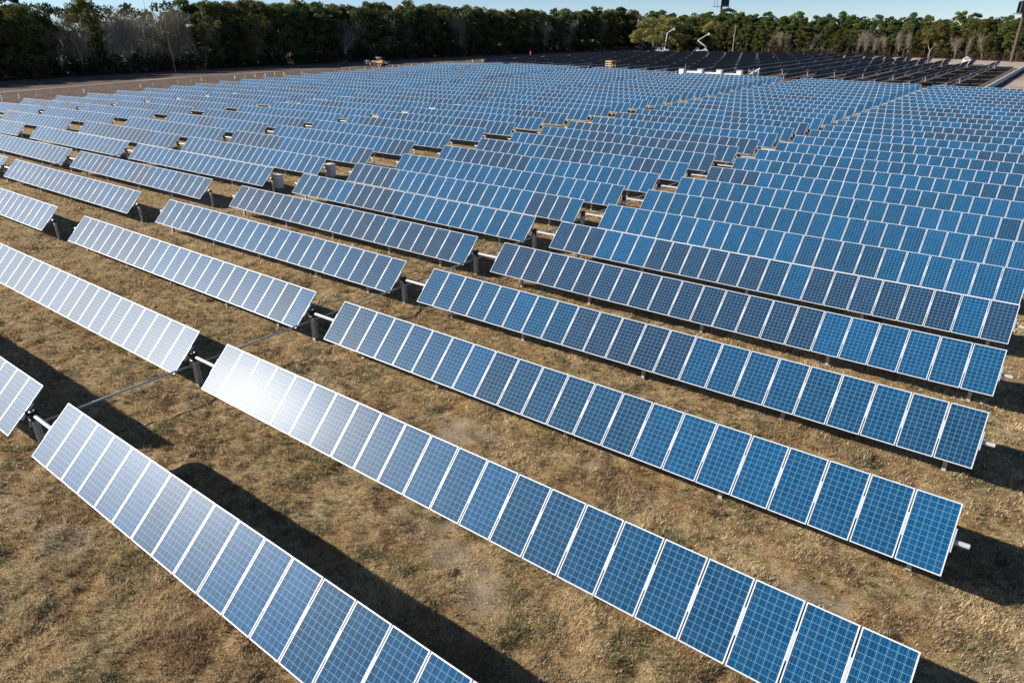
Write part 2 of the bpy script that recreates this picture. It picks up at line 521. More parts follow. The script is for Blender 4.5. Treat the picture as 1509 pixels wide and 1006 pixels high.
# ------------------------------------------------------------------ turf
def turf():
    rng = np.random.default_rng(3)
    n = 420000
    r0, r1 = 9.0, 95.0
    rad = np.exp(rng.uniform(np.log(r0), np.log(r1), n))
    az = rng.uniform(R(-84), R(14), n)
    x = np.sin(az) * rad; y = np.cos(az) * rad
    keep = (y > 1.5) & (x < 14) & (y < 62)
    x, y, rad = x[keep], y[keep], rad[keep]
    s = sandy(x, y)
    cl = fbm(x * 1.3, y * 1.3, 61, 3)
    keep = (rng.random(len(x)) > s * 1.1) & (rng.random(len(x)) < .18 + 2.2 * np.clip(cl - .36, 0, 1))
    x, y, rad, cl = x[keep], y[keep], rad[keep], cl[keep]
    n = len(x)
    z = zg(x, y) + lumps(x, y) - .01
    k = 5
    X = np.repeat(x, k); Y = np.repeat(y, k); Z = np.repeat(z, k); RD = np.repeat(rad, k); CL = np.repeat(cl, k)
    m = n * k
    a = rng.uniform(0, 2 * np.pi, m); lean = rng.uniform(.3, 1.35, m)
    h = rng.uniform(.035, .10, m) * (0.25 + 2.0 * CL) * np.clip(.8 + RD / 60, .8, 1.7)
    w = rng.uniform(.004, .010, m) * np.clip(RD / 16, 1, 4.5)
    j = rng.normal(0, .03, (m, 2)) * np.clip(RD / 18, 1, 4)[:, None]
    bx, by = X + j[:, 0], Y + j[:, 1]
    dx, dy = np.cos(a), np.sin(a)
    p0 = np.stack([bx - dy * w, by + dx * w, Z], 1)
    p1 = np.stack([bx + dy * w, by - dx * w, Z], 1)
    p2 = np.stack([bx + dx * h * np.sin(lean), by + dy * h * np.sin(lean), Z + h * np.cos(lean) + .012], 1)
    V = np.stack([p0, p1, p2], 1).reshape(-1, 3)
    F = np.arange(m * 3).reshape(-1, 3)
    straw = np.array([.84, .645, .37]); brown = np.array([.44, .285, .145]); green = np.array([.21, .215, .085]); pale = np.array([.88, .75, .52])
    t1 = np.clip((fbm(X * .45, Y * .45, 71, 3) - .40) / .25, 0, 1)[:, None]
    t2 = np.clip((fbm(X * .8 + 9, Y * .8, 73, 3) - .47) / .14, 0, 1)[:, None]
    u = rng.random((m, 1))
    c = brown * (1 - t1) + straw * t1
    c = np.where(u > .80, pale, c)
    c = c * (1 - t2 * .75 * (u < .8)) + green * t2 * .75 * (u < .8)
    c = c * rng.uniform(.42, 1.32, (m, 1))
    c = np.concatenate([c, np.ones((m, 1))], 1)
    # coarser weeds and bunch grass standing in loose drifts
    nb = 5200
    bx = rng.uniform(-46, 12, nb * 6); by = rng.uniform(1.5, 34, nb * 6)
    dr = fbm(bx * .33, by * .33, 131, 3) + .10 * np.clip((-bx - 12) / 20, 0, 1) * np.clip((9 - by) / 9, 0, 1)
    kk = (rng.random(len(bx)) < np.clip((dr - .54) / .16, 0, 1)) & (sandy(bx, by) < .35)
    bx, by = bx[kk][:nb], by[kk][:nb]; nb = len(bx)
    kb = 26
    X = np.repeat(bx, kb) + rng.normal(0, .045, nb * kb); Y = np.repeat(by, kb) + rng.normal(0, .045, nb * kb)
    Z = np.repeat(zg(bx, by) + lumps(bx, by) - .012, kb)
    m2 = nb * kb
    big = np.repeat(rng.uniform(.6, 1.5, nb), kb)
    a = rng.uniform(0, 2 * np.pi, m2); lean = rng.uniform(.1, 1.2, m2); h = rng.uniform(.07, .17, m2) * big; w = rng.uniform(.004, .009, m2)
    p0 = np.stack([X - np.sin(a) * w, Y + np.cos(a) * w, Z], 1); p1 = np.stack([X + np.sin(a) * w, Y - np.cos(a) * w, Z], 1)
    p2 = np.stack([X + np.cos(a) * h * np.sin(lean), Y + np.sin(a) * h * np.sin(lean), Z + h * np.cos(lean)], 1)
    V2 = np.stack([p0, p1, p2], 1).reshape(-1, 3)
    grn = np.repeat(rng.random(nb) < .45, kb)[:, None]
    c2 = np.where(grn, np.array([.20, .215, .075]), np.array([.66, .53, .33])) * rng.uniform(.6, 1.2, (m2, 1))
    c2 = np.c_[c2, np.ones(m2)]
    V = np.concatenate([V, V2]); F = np.arange(len(V)).reshape(-1, 3); c = np.concatenate([c, c2])
    o = np_mesh('grass', V, F, M['blade'], np.repeat(c, 3, 0))
    tag(o, 'short dry tan and olive grass between the panel rows', 'grass', kind='stuff')


turf()

# ------------------------------------------------------------------ the near block of solar tables
X0, Y0, PITCH, TILT = -24.067, 6.326, 5.8743, 0.7802
PM, SLANT, AX_H, NMOD = 1.1067, 1.97, 1.358, 22
TW = NMOD * PM
MW = PM - .035
FR, TH = .029, .042
UP = .120            # glass plane above the axis


def panel_meshes():
    w, l = MW / 2, SLANT / 2
    iw, il = w - FR, l - FR

    def frame(mb, mi):
        zt, zb = TH / 2, -TH / 2
        o = [(-w, -l), (w, -l), (w, l), (-w, l)]; i = [(-iw, -il), (iw, -il), (iw, il), (-iw, il)]
        vs = [(x, y, zt) for x, y in o] + [(x, y, zt) for x, y in i] + [(x, y, zb) for x, y in o] + [(x, y, zb) for x, y in i]
        fs = []
        for k in range(4):
            j = (k + 1) % 4
            fs += [(k, j, 4 + j, 4 + k), (8 + k, 12 + k, 12 + j, 8 + j), (k, 8 + k, 8 + j, j), (4 + k, 4 + j, 12 + j, 12 + k)]
        mb.add(vs, fs, mi)

    def slab(mb, a, c):
        zt, zb = TH / 2 - .006, TH / 2 - .014
        q = [(-iw, -il), (iw, -il), (iw, il), (-iw, il)]
        mb.add([(x, y, zt) for x, y in q], [(0, 1, 2, 3)], a)
        mb.add([(x, y, zb) for x, y in q], [(3, 2, 1, 0)], c)

    def finish(mb, name, mats):
        me = bpy.data.meshes.new(name)
        me.from_pydata(mb.v, [], mb.f)
        for m in mats: me.materials.append(m)
        me.polygons.foreach_set('material_index', mb.m)
        uv = me.uv_layers.new(name='cells')
        for lp in me.loops:
            co = me.vertices[lp.vertex_index].co
            uv.data[lp.index].uv = ((co.x + iw) / (2 * iw) * 6, (co.y + il) / (2 * il) * 12)
        me.update()
        return me
    f = MB(); frame(f, 0)
    s = MB(); slab(s, 0, 1)
    full = MB(); frame(full, 2); slab(full, 0, 1)
    return (finish(f, 'panel_frame', [M['alu']]), finish(s, 'solar_panel_glass', [M['cells'], M['back']]), finish(full, 'solar_panel', [M['cells'], M['back'], M['alu']]))


ME_FRAME, ME_GLASS, ME_FULL = panel_meshes()


def mesh_of(mb, name, mats):
    o = mb.build(name, mats); me = o.data
    bpy.data.objects.remove(o)
    return me


def link(me, name, parent, loc=(0, 0, 0), rot=(0, 0, 0)):
    o = bpy.data.objects.new(name, me); COL.objects.link(o)
    o.parent = parent; o.location = loc; o.rotation_euler = rot
    return o


# posts: an H section set in the ground, bearing on top
mb = MB()
for (c, s) in (((0, 0, (AX_H - .12) / 2 - .2), (.012, .11, AX_H + .27)), ((0, -.062, (AX_H - .12) / 2 - .2), (.13, .014, AX_H + .28)), ((0, .062, (AX_H - .12) / 2 - .2), (.13, .014, AX_H + .28))):
    mb.box(c, s)
ME_POST = mesh_of(mb, 'post', [M['post']])
mb = MB()
mb.box((0, 0, -.10), (.10, .20, .06))
mb.tube((-.05, 0, 0), (.05, 0, 0), .085, 12)
ME_BEARING = mesh_of(mb, 'bearing', [M['black']])
mb = MB()
mb.box((0, 0, (AX_H - .12) / 2 - .2), (.02, .15, AX_H + .25)); mb.box((0, -.085, (AX_H - .12) / 2 - .2), (.20, .02, AX_H + .26)); mb.box((0, .085, (AX_H - .12) / 2 - .2), (.20, .02, AX_H + .26))
ME_DPOST = mesh_of(mb, 'drive_post', [M['post']])
mb = MB()
mb.tube((-.11, 0, 0), (.12, 0, 0), .15, 16); mb.tube((.12, 0, 0), (.16, 0, 0), .11, 16)
mb.box((0, 0, -.17), (.22, .30, .08), bev=.015)
mb.tube((-.02, -.16, .02), (-.02, -.16, .20), .05, 10); mb.box((.0, .1, .12), (.12, .12, .10), bev=.02)
ME_DBEAR = mesh_of(mb, 'drive_bearing', [M['black']])
mb = MB()
mb.tube((0, 0, .04), (-.03, -.04, -.42), .035, 8, .028); mb.box((-.02, -.02, -.42), (.09, .12, .09), bev=.012)
ME_ARM = mesh_of(mb, 'drive_arm', [M['galv']])
mb = MB(); mb.tube((-.2, 0, 0), (-.28, 0, 0), .075, 12)
ME_CAP = mesh_of(mb, 'tube_end_cap', [M['white']])
mb = MB(); mb.box((0, 0, 0), (.05, .66, .05)); mb.box((0, 0, .049), (.032, .64, .048))
ME_RAIL = mesh_of(mb, 'clamp_rail', [M['rail']])


def tube_mesh(a, b):
    m = MB(); m.tube((a, 0, 0), (b, 0, 0), .068, 12)
    return mesh_of(m, 'torque_tube', [M['tube']])


ME_TUBE = {'drive_left': tube_mesh(-1.62, TW + .08), 'right_end': tube_mesh(-1.62, TW + .38), 'stub': tube_mesh(-.45, TW + .12)}

COLX = {0: -24.067, -1: -50.40, -2: -78.90, -3: -105.1, -4: -133.35, -5: -159.55}
NROW = 29
ORD = 'nearest second third fourth fifth sixth seventh eighth ninth tenth eleventh twelfth thirteenth fourteenth fifteenth sixteenth seventeenth eighteenth nineteenth twentieth twenty-first twenty-second twenty-third twenty-fourth twenty-fifth twenty-sixth twenty-seventh twenty-eighth farthest'.split()
WHERE = {0: 'right of the central drive gap', -1: 'just left of the central drive gap', -2: 'just left of the first bare aisle', -3: 'just right of the second bare aisle', -4: 'just left of the second bare aisle', -5: 'against the far left field edge'}
NVIS = {-1: 0, -2: 2, -3: 3, -4: 5, -5: 7, 0: 0}     # first row of each column that the view takes in
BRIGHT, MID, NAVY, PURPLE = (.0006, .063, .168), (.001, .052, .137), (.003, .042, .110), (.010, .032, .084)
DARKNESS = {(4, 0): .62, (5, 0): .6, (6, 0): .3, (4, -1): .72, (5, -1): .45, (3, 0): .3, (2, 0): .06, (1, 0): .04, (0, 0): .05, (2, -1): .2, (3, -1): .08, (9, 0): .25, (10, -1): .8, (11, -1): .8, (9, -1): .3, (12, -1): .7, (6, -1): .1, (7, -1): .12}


def look(r, c):
    if (r, c) == (0, 0): return 'glare-streaked'
    if (r, c) == (1, 0): return 'glare-burnt'
    if (r, c) in ((0, -1), (1, -1)): return 'silvery'
    if DARKNESS.get((r, c), .25) > .55: return 'mostly navy'
    return 'blue'


def table(r, c):
    rng = random.Random(r * 31 + c * 7 + 500)
    x = COLX[c]; y = Y0 + r * PITCH
    za, zb = zf(x, y), zf(x + TW, y)
    t = empty('solar_table', (x, y, za))
    t.rotation_euler = (0, -math.atan2(zb - za, TW), 0)
    where = WHERE[c]
    if r < 5 and c == 0: where = 'right of the central drive gap'
    tag(t, f'{look(r, c)} solar panel table in the {ORD[r]} row, {where}', 'solar panel', 'solar tables of the tilted near block')
    drive = c in (0, -2, -4)
    near = r <= 6 and c >= -2
    kind = 'drive_left' if c in (-1, -3, -5) else 'right_end'
    if c in (-1, -3, -5): kind = 'stub'
    link(ME_TUBE[kind], 'torque_tube', t, (0, 0, AX_H))
    tilt = TILT + rng.gauss(0, .005) + {0: R(-2.1), 1: R(.3)}.get(r, 0)
    if drive:
        dp = link(ME_DPOST, 'drive_post', t, (-1.70, 0, 0))
        if r < 16:
            link(ME_DBEAR, 'drive_bearing', dp, (0, 0, AX_H)); link(ME_ARM, 'drive_arm', dp, (-.1, -.1, AX_H)); link(ME_CAP, 'tube_end_cap', dp, (0, 0, AX_H + .02))
    for px in ((.8, 6.2, 11.5, 17.2, 21.75) if c % 2 else (1.7, 6.2, 12.5, 18.3, 24.75 if c == -2 else 23.6)):
        p = link(ME_POST, 'post', t, (px, 0, 0))
        if near: link(ME_BEARING, 'bearing', p, (0, 0, AX_H))
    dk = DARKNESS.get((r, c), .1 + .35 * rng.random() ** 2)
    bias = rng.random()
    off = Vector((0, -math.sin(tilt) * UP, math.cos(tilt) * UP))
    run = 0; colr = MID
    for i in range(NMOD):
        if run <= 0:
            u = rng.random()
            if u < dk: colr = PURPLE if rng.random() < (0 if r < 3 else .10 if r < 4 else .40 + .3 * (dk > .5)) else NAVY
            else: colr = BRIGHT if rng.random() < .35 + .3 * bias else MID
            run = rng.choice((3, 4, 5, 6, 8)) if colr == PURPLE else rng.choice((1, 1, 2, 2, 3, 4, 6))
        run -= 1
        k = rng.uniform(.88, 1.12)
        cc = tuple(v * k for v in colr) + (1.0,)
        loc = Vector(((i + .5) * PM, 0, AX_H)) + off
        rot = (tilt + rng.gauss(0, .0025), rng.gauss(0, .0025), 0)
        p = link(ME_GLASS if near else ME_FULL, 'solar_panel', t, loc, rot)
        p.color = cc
        if near: link(ME_FRAME, 'frame', p)
    if near:
        lo = Vector((0, -math.sin(tilt) * .070, math.cos(tilt) * .070))
        for i in range(NMOD + 1):
            link(ME_RAIL, 'clamp_rail', t, Vector((i * PM + (.012 if i == NMOD else 0), 0, AX_H)) + lo, (tilt, 0, 0))
    return t


for r in range(NROW):
    for c in (0, -1, -2, -3, -4, -5):
        if r >= NVIS[c]: table(r, c)

# push rods through the drive gaps
for c, first, last, lab in ((0, -1, 16, 'long grey steel push rod linking the rows through the central gap'), (-2, 2, 16, 'grey push rod linking rows left of the first bare aisle'), (-4, 5, 14, 'distant push rod through the drive gap nearest the forest')):
    rod = empty('push_rod', (COLX[c] - 1.83, Y0, 0)); tag(rod, lab, 'push rod', 'push rods')
    prev = None
    for r in range(max(first, 0), last + 1):
        y = Y0 + r * PITCH; z = zf(COLX[c] - 1.8, y) + AX_H - .42
        if prev:
            m = MB(); m.tube((0, prev[0] - Y0 + .06, prev[1]), (0, y - .06 - Y0, z), .042, 10)
            m.tube((0, y - .06 - Y0, z), (0, y + .06 - Y0, z), .06, 10)
            m.build('rod_section', M['tube'], rod, True)
        prev = (y, z)

# white cabinets in the bare aisle
for x, y, lab in ((-55.75, 37.3, 'white equipment cabinet standing in the aisle behind the nearer dark table'), (-56.0, 43.5, 'white equipment cabinet one row farther back, partly hidden by panels')):
    z = zf(x, y)
    t = empty('equipment_cabinet', (x, y, z)); tag(t, lab, 'cabinet', 'white cabinets in the first bare aisle')
    m = MB(); m.box((0, 0, .62), (.86, .62, 1.16), bev=.02); m.build('cabinet_body', M['white'], t)
    m = MB(); m.box((0, -.01, 1.235), (.95, .72, .06), bev=.015); m.build('lid', M['white'], t)
    m = MB(); m.box((0, -.322, .62), (.74, .02, 1.0)); m.build('door', M['white'], t)
    m = MB(); m.tube((.28, -.335, .66), (.28, -.335, .80), .015); m.build('handle', M['black'], t)
    m = MB(); m.box((-.36, 0, .02), (.08, .5, .08)); m.box((.36, 0, .02), (.08, .5, .08)); m.build('skid', M['galv'], t)


# ------------------------------------------------------------------ the far block: rows running away, backs towards us
FRX = lambda k: -16.6 - 8.05 * k
mbp = MB()


def far_row(k):
    x = FRX(k)
    y0 = 186 + min(k, 14) * 2.0
    y1 = 305 + (-16.6 - x) * .82
    y1 = min(y1, 378 - max(0, k - 9) * 2.5)
    t = empty('far_solar_row', (x, y0, 0))
    first = k == 0
    lab = 'far solar row with shade-darkened backs closest to the pale barrier' if k == 1 else f'far solar row with shade-darkened backs, {ORD[k - 1]} from the pale barrier at right'
    tag(t, lab, 'solar row', 'solar rows of the far block')
    ax, tl, sl = (1.22, R(62), 2.5) if not first else (1.15, R(72), 2.2)
    ln = y1 - y0
    m = MB(); m.tube((0, 0, ax), (0, ln, ax), .12, 8); m.build('torque_tube', M['tube'], t)
    a = 9.0 if not first else .5
    n = 0
    dx, dz = math.cos(tl) * sl / 2, math.sin(tl) * sl / 2
    while a < ln - 6:
        b = min(a + (17.5 if not first else 40), ln)
        m = MB()
        nm = max(1, round((b - a) / 1.06)); st = (b - a) / nm
        for i in range(nm):
            q0, q1 = a + i * st + .02, a + (i + 1) * st - .02
            nrm = Vector((-math.sin(tl), 0, math.cos(tl))) * .04
            base = Vector((0, 0, ax)) + Vector((-math.sin(tl), 0, math.cos(tl))) * .09
            c = [base + Vector((sx * dx, yy, sx * dz)) for sx, yy in ((-1, q0), (1, q0), (1, q1), (-1, q1))]
            vs = c + [p + nrm for p in c]
            m.add(vs, [(3, 2, 1, 0)], 0); m.add(vs, [(4, 5, 6, 7)], 1)
            m.add(vs, [(0, 1, 5, 4), (1, 2, 6, 5), (2, 3, 7, 6), (3, 0, 4, 7)], 2)
        o = m.build('panel_run', [M['white'] if first else M['back_shaded'], M['cells_plain'], M['frame_dark']], t)
        a = b + (2.6 if not first else .02); n += 1
        if n > 14: break
    for i in range(int(ln // 7.2) + 1):
        link(ME_POST, 'post', t, (0, i * 7.2 + .2, -.16))


M['frame_dark'] = mat('dull_frame', (.16, .18, .20), .5)
M['cells_plain'] = mat('far_cells', (.012, .05, .15), .3, 0, .5)
for k in range(1, 22): far_row(k)
bx = FRX(0)
t = empty('low_barrier', (bx, 184, 0)); tag(t, 'long low pale barrier beside the sandy ground at the right edge', 'barrier')
for i in range(14):
    m = MB()
    n0 = len(m.v)
    m.prism([(-.30, -.2), (.30, -.2), (.16, 1.0), (-.16, 1.0)], 0, 9.3)
    o = m.build('barrier_section', M['concrete'], t); o.rotation_euler = (0, 0, R(90)); o.location = (random.uniform(-.05, .05), i * 9.34, 0)

# ------------------------------------------------------------------ fence of stakes along the far left edge
mb = MB(); mb.box((0, 0, .25), (.24, .24, 1.1), top=.85); mb.box((0, 0, .82), (.30, .30, .12), bev=.02); ME_STAKE = mesh_of(mb, 'fence_stake', [M['stake']])
yy = 52.0; i = 0
while yy < 255:
    x = -187.6 - .10 * (yy - 59)
    o = bpy.data.objects.new('fence_stake', ME_STAKE); COL.objects.link(o)
    rg = random.Random(i)
    o.location = (x + rg.uniform(-.15, .15), yy, zf(x, yy)); o.rotation_euler = (rg.uniform(-.06, .06), rg.uniform(-.06, .06), rg.uniform(0, 3)); o.scale = (1, 1, rg.uniform(.85, 1.2))
    tag(o, 'thin white stake in the line along the far left field edge', 'stake', 'white stakes along the far left field edge')
    yy += 3.6; i += 1


# ------------------------------------------------------------------ machines and site furniture in the distance
def wheel(parent, c, r, w, name='wheel'):
    m = MB(); c = Vector(c)
    n = 20
    a, b = c + Vector((0, -w / 2, 0)), c + Vector((0, w / 2, 0))
    m.tube(a, b, r, n)
    o = m.build(name, M['rubber'], parent)
    m = MB(); m.tube(c + Vector((0, -w / 2 - .02, 0)), c + Vector((0, w / 2 + .02, 0)), r * .5, 14); m.build('rim', M['yellow'] if r > .6 else M['white'], o)
    return o


def tractor():
    t = empty('road_grader', (-215.5, 196, zf(-215.5, 196)), R(-12))
    tag(t, 'yellow road grader parked on the track by the dark forest', 'machine')
    m = MB(); m.prism([(-.9, 1.0), (.9, 1.0), (.9, 1.9), (.6, 2.15), (-.6, 2.15), (-.9, 1.9)], .6, 3.6); m.box((3.7, 0, 1.5), (.25, 1.7, .9)); m.build('engine_hood', M['yellow'], t)
    m = MB(); m.box((-2.6, 0, 1.55), (5.2, .34, .36), rot=Matrix.Rotation(R(5), 3, 'Y')); m.box((-4.9, 0, 1.3), (.5, 1.0, .7)); m.build('main_beam', M['yellow'], t)
    m = MB(); m.prism([(-.85, 1.3), (.85, 1.3), (.75, 3.1), (-.75, 3.1)], -.9, .6); c = m.build('cab', M['palecab'], t)
    m = MB(); m.box((-.92, 0, 2.4), (.03, 1.3, 1.1)); m.box((-.15, -.83, 2.4), (1.1, .04, 1.1)); m.build('window', M['glass'], c)
    m = MB(); m.box((-.15, 0, 3.17), (1.8, 1.8, .12), bev=.03); m.build('cab_roof', M['white'], c)
    m = MB(); m.tube((2.2, .3, 2.1), (2.2, .3, 2.9), .08); m.build('exhaust_pipe', M['darksteel'], t)
    m = MB()
    for k in range(8):
        a0, a1 = -1.0 + k * .25, -.75 + k * .25
        m.box((-2.2 + .18 * math.cos(a0), 0, .62 + k * .07 - .28), (.05, 3.6, .09), rot=Matrix.Rotation(-a0 * .5, 3, 'Y'))
    m.build('blade', M['galv'], t)
    for x in (1.3, 3.0):
        for y in (-1.05, 1.05): wheel(t, (x, y, .68), .68, .42)
    for y in (-1.0, 1.0): wheel(t, (-4.9, y, .68), .68, .4)
    m = MB(); m.box((4.9, 0, 1.25), (1.8, .3, .2)); m.box((5.8, 0, 1.55), (.2, 1.8, .5)); m.build('rear_ripper', M['grey_paint'], t)


tractor()

t = empty('box_trailer', (-224.6, 198.0, zf(-224.6, 198)), R(-15)); tag(t, 'small pale blue box trailer left of the yellow machine', 'trailer')
m = MB(); m.box((0, 0, 1.25), (2.4, 1.5, 1.5), bev=.04); m.build('box_body', M['palebox'], t)
m = MB(); m.box((.35, -.77, 1.2), (.9, .03, 1.0)); m.build('door', M['grey_paint'], t)
for y in (-.8, .8): wheel(t, (0, y, .35), .35, .2)
m = MB(); m.tube((1.2, 0, .55), (2.3, 0, .5), .05); m.build('tow_bar', M['darksteel'], t)

t = empty('round_sign', (-211, 288, zf(-211, 288))); tag(t, 'red stop-shaped sign on a post against the dark forest', 'sign')
m = MB(); m.tube((0, 0, -.2), (0, 0, 1.9), .05); m.build('sign_post', M['galv'], t)
m = MB()
rot = Matrix.Rotation(R(-36), 3, 'Z')
pts = [(math.cos(R(22.5 + 45 * i)) * .95, math.sin(R(22.5 + 45 * i)) * .95) for i in range(8)]
m.add([rot @ Vector((-px, -.06, 2.35 + pz)) for px, pz in pts] + [rot @ Vector((-px, -.1, 2.35 + pz)) for px, pz in pts], [tuple(range(8)), tuple(range(15, 7, -1))] + [(i, (i + 1) % 8, 8 + (i + 1) % 8, 8 + i) for i in range(8)])
m.build('sign_plate', M['red'], t)

# yellow crate just behind the crest
t = empty('open_crate', (-113.1, 195, zf(-113.1, 195) + 1.0), R(-30)); tag(t, 'open yellow timber crate frame standing behind the last panel row', 'crate')
m = MB()
for sx in (-1.6, 0, 1.6):
    for sy in (-.7, .7): m.box((sx, sy, .55), (.22, .22, 2.9))
m.build('uprights', M['crate'], t)
m = MB()
for z in (.9, 1.45, 2.05): m.box((0, -.83, z), (3.5, .04, .22)); m.box((0, .83, z), (3.5, .04, .22))
m.build('side_boards', M['crate'], t)
m = MB(); m.box((0, 0, 2.19), (3.6, 1.8, .08)); m.build('top_board', M['crate'], t)

# white inverter cabinets and low panels behind the crest
for i, (xa, xb, zt_) in enumerate(((-84.4, -83.0, 3.36), (-79.3, -77.95, 3.42), (-74.2, -72.8, 3.42), (-68.95, -67.6, 3.39))):
    xc = (xa + xb) / 2
    z0 = zf(xc, 181.5)
    t = empty('inverter_cabinet', (xc, 181.5, z0))
    tag(t, 'tall white inverter cabinet behind the last row, ' + ('beside a thin mast' if i == 0 else ('nearest the dark pipe rack' if i == 3 else f'{("", "second", "third")[i]} from the left')), 'cabinet', 'white inverter cabinets behind the crest')
    m = MB(); m.box((0, 0, (zt_ - z0) / 2), (xb - xa, 1.2, zt_ - z0), bev=.03); m.build('cabinet_body', M['white'], t)
    m = MB(); m.box((0, -.615, (zt_ - z0) / 2), (1.1, .02, zt_ - z0 - .4)); m.build('door', M['white'], t)
    m = MB(); m.box((0, 0, zt_ - z0 + .03), (xb - xa + .16, 1.4, .06)); m.build('lid', M['roof'], t)
    if i == 0:
        m = MB(); m.tube((.62, .4, 1), (.62, .4, zt_ - z0 + 1.3), .05); m.build('mast', M['galv'], t)
for i, (xa, xb) in enumerate(((-82.9, -79.45), (-77.8, -74.3), (-72.7, -69.1))):
    xc = (xa + xb) / 2; z0 = zf(xc, 181.8); zt_ = (2.88, 2.72, 2.6)[i]
    t = empty('low_switchgear', (xc, 181.8, z0)); tag(t, 'long low white switchgear box between ' + ('the first and second', 'the second and third', 'the third and fourth')[i] + ' white cabinets', 'switchgear', 'low white switchgear behind the crest')
    m = MB(); m.box((0, 0, (zt_ - z0) / 2), (xb - xa, 1.0, zt_ - z0), bev=.03); m.build('box_body', M['white'], t)
    for q in range(3):
        m = MB(); m.box(((q - 1) * (xb - xa) / 3, -.512, (zt_ - z0) / 2), ((xb - xa) / 3 - .1, .02, zt_ - z0 - .3)); m.build('door', M['white'], t)
t = empty('pipe_rack', (-65.3, 182, zf(-65.3, 182))); tag(t, 'grey pipe rack with slanting brace right of the white cabinets', 'rack')
m = MB()
for x in (-.9, .2, 1.6): m.tube((x, 0, 0), (x, 0, 3.2), .07)
m.build('upright', M['galv'], t)
m = MB(); m.tube((-.9, 0, 2.6), (1.6, 0, 2.6), .06); m.tube((-1.2, .1, 1.6), (1.7, .1, 3.3), .09); m.build('brace', M['tube'], t)

# cream shed on the sand road
t = empty('small_shed', (-35.6, 321, zf(-35.6, 321)), R(-8)); tag(t, 'small cream shed with gabled roof on the pale sand road', 'shed')
m = MB(); m.box((0, 0, 1.1), (2.7, 2.2, 2.2)); m.build('shed_wall', M['shed'], t)
m = MB(); m.prism([(-1.3, 2.2), (1.3, 2.2), (0, 3.0)], -1.5, 1.5)
o = m.build('roof', M['roof'], t); o.rotation_euler = (0, 0, R(90))
m = MB(); m.box((.1, -1.12, .95), (.9, .04, 1.9)); m.build('door', M['roof'], t)


def bucket_truck(loc, rz, pts, lab, white):
    t = empty('bucket_truck', loc, rz); tag(t, lab, 'truck', 'bucket trucks behind the far block')
    pm = M['white'] if white else M['palebox']
    m = MB(); m.box((.6, 0, 1.0), (5.6, 2.2, .7), bev=.06); m.box((1.6, 0, 1.55), (2.4, 2.1, .5)); m.build('truck_bed', M['palebox'], t)
    m = MB(); m.prism([(-1.05, .8), (1.05, .8), (1.05, 1.7), (.85, 2.4), (-.85, 2.4), (-1.05, 1.7)], -3.6, -2.0); m.box((-4.1, 0, 1.1), (1.2, 1.9, .8), bev=.08); cb = m.build('cab', pm, t)
    m = MB(); m.box((-2.8, -1.0, 1.95), (1.1, .08, .55), rot=Matrix.Rotation(R(-14), 3, 'X')); m.box((-2.8, 1.0, 1.95), (1.1, .08, .55), rot=Matrix.Rotation(R(14), 3, 'X')); m.build('window', M['glass'], cb)
    for x in (-3.7, 2.2):
        for y in (-1.0, 1.0): wheel(t, (x, y, .5), .5, .35)
    inv = Matrix.Rotation(-rz, 3, 'Z'); P = [inv @ (Vector(p) - Vector(loc)) for p in pts]
    m = MB(); m.tube((P[0].x, P[0].y, 1.2), P[0], .45, 10); m.build('turret', M['white'], t)
    m = MB(); m.box((P[0] + P[1]) / 2, (.36, .36, (P[1] - P[0]).length), rot=(P[1] - P[0]).to_track_quat('Z', 'Y').to_matrix()); m.build('lower_boom', M['white'], t)
    m = MB(); m.box((P[1] + P[2]) / 2, (.28, .28, (P[2] - P[1]).length), rot=(P[2] - P[1]).to_track_quat('Z', 'Y').to_matrix()); m.build('upper_boom', M['white'], t)
    m = MB(); m.box(P[2] + Vector((.3, 0, -.15)), (1.0, 1.0, 1.15), top=1.12); m.build('bucket', M['white'], t)


bucket_truck((-192.3, 390, 0), R(14), [(-191.8, 390, 2.7), (-190.9, 390, 10.1), (-187.4, 390, 12.2)], 'bucket truck with upright white boom before the pale olive tree', False)
bucket_truck((-173.6, 400, 0), R(10), [(-171.6, 400, 3.1), (-176.9, 400, 6.2), (-170.9, 400, 9.6)], 'white bucket truck with its boom folded back in a V', True)

# utility pole
t = empty('utility_pole', (-156.1, 400, 0)); tag(t, 'pale wooden utility pole before the pines', 'utility pole')
m = MB(); m.tube((0, 0, -.3), (.3, 0, 14.1), .26, 10, .17); m.build('pole', M['palebark'], t)
m = MB(); m.tube((-.35, -.1, 8.2), (-.35, -.1, 9.2), .24, 10); m.build('transformer', M['galv'], t)
m = MB(); m.box((.3, 0, 13.2), (2.2, .12, .14)); m.build('crossarm', M['wood'], t)

t = empty('leaning_pole', (-240.5, 128.0, zf(-240.5, 128))); tag(t, 'thin bare grey pole standing at the foot of the dark forest', 'pole')
m = MB(); m.tube((0, 0, -.3), (-1.0, 0, 12.0), .13, 8, .07); m.build('pole', M['wood'], t)


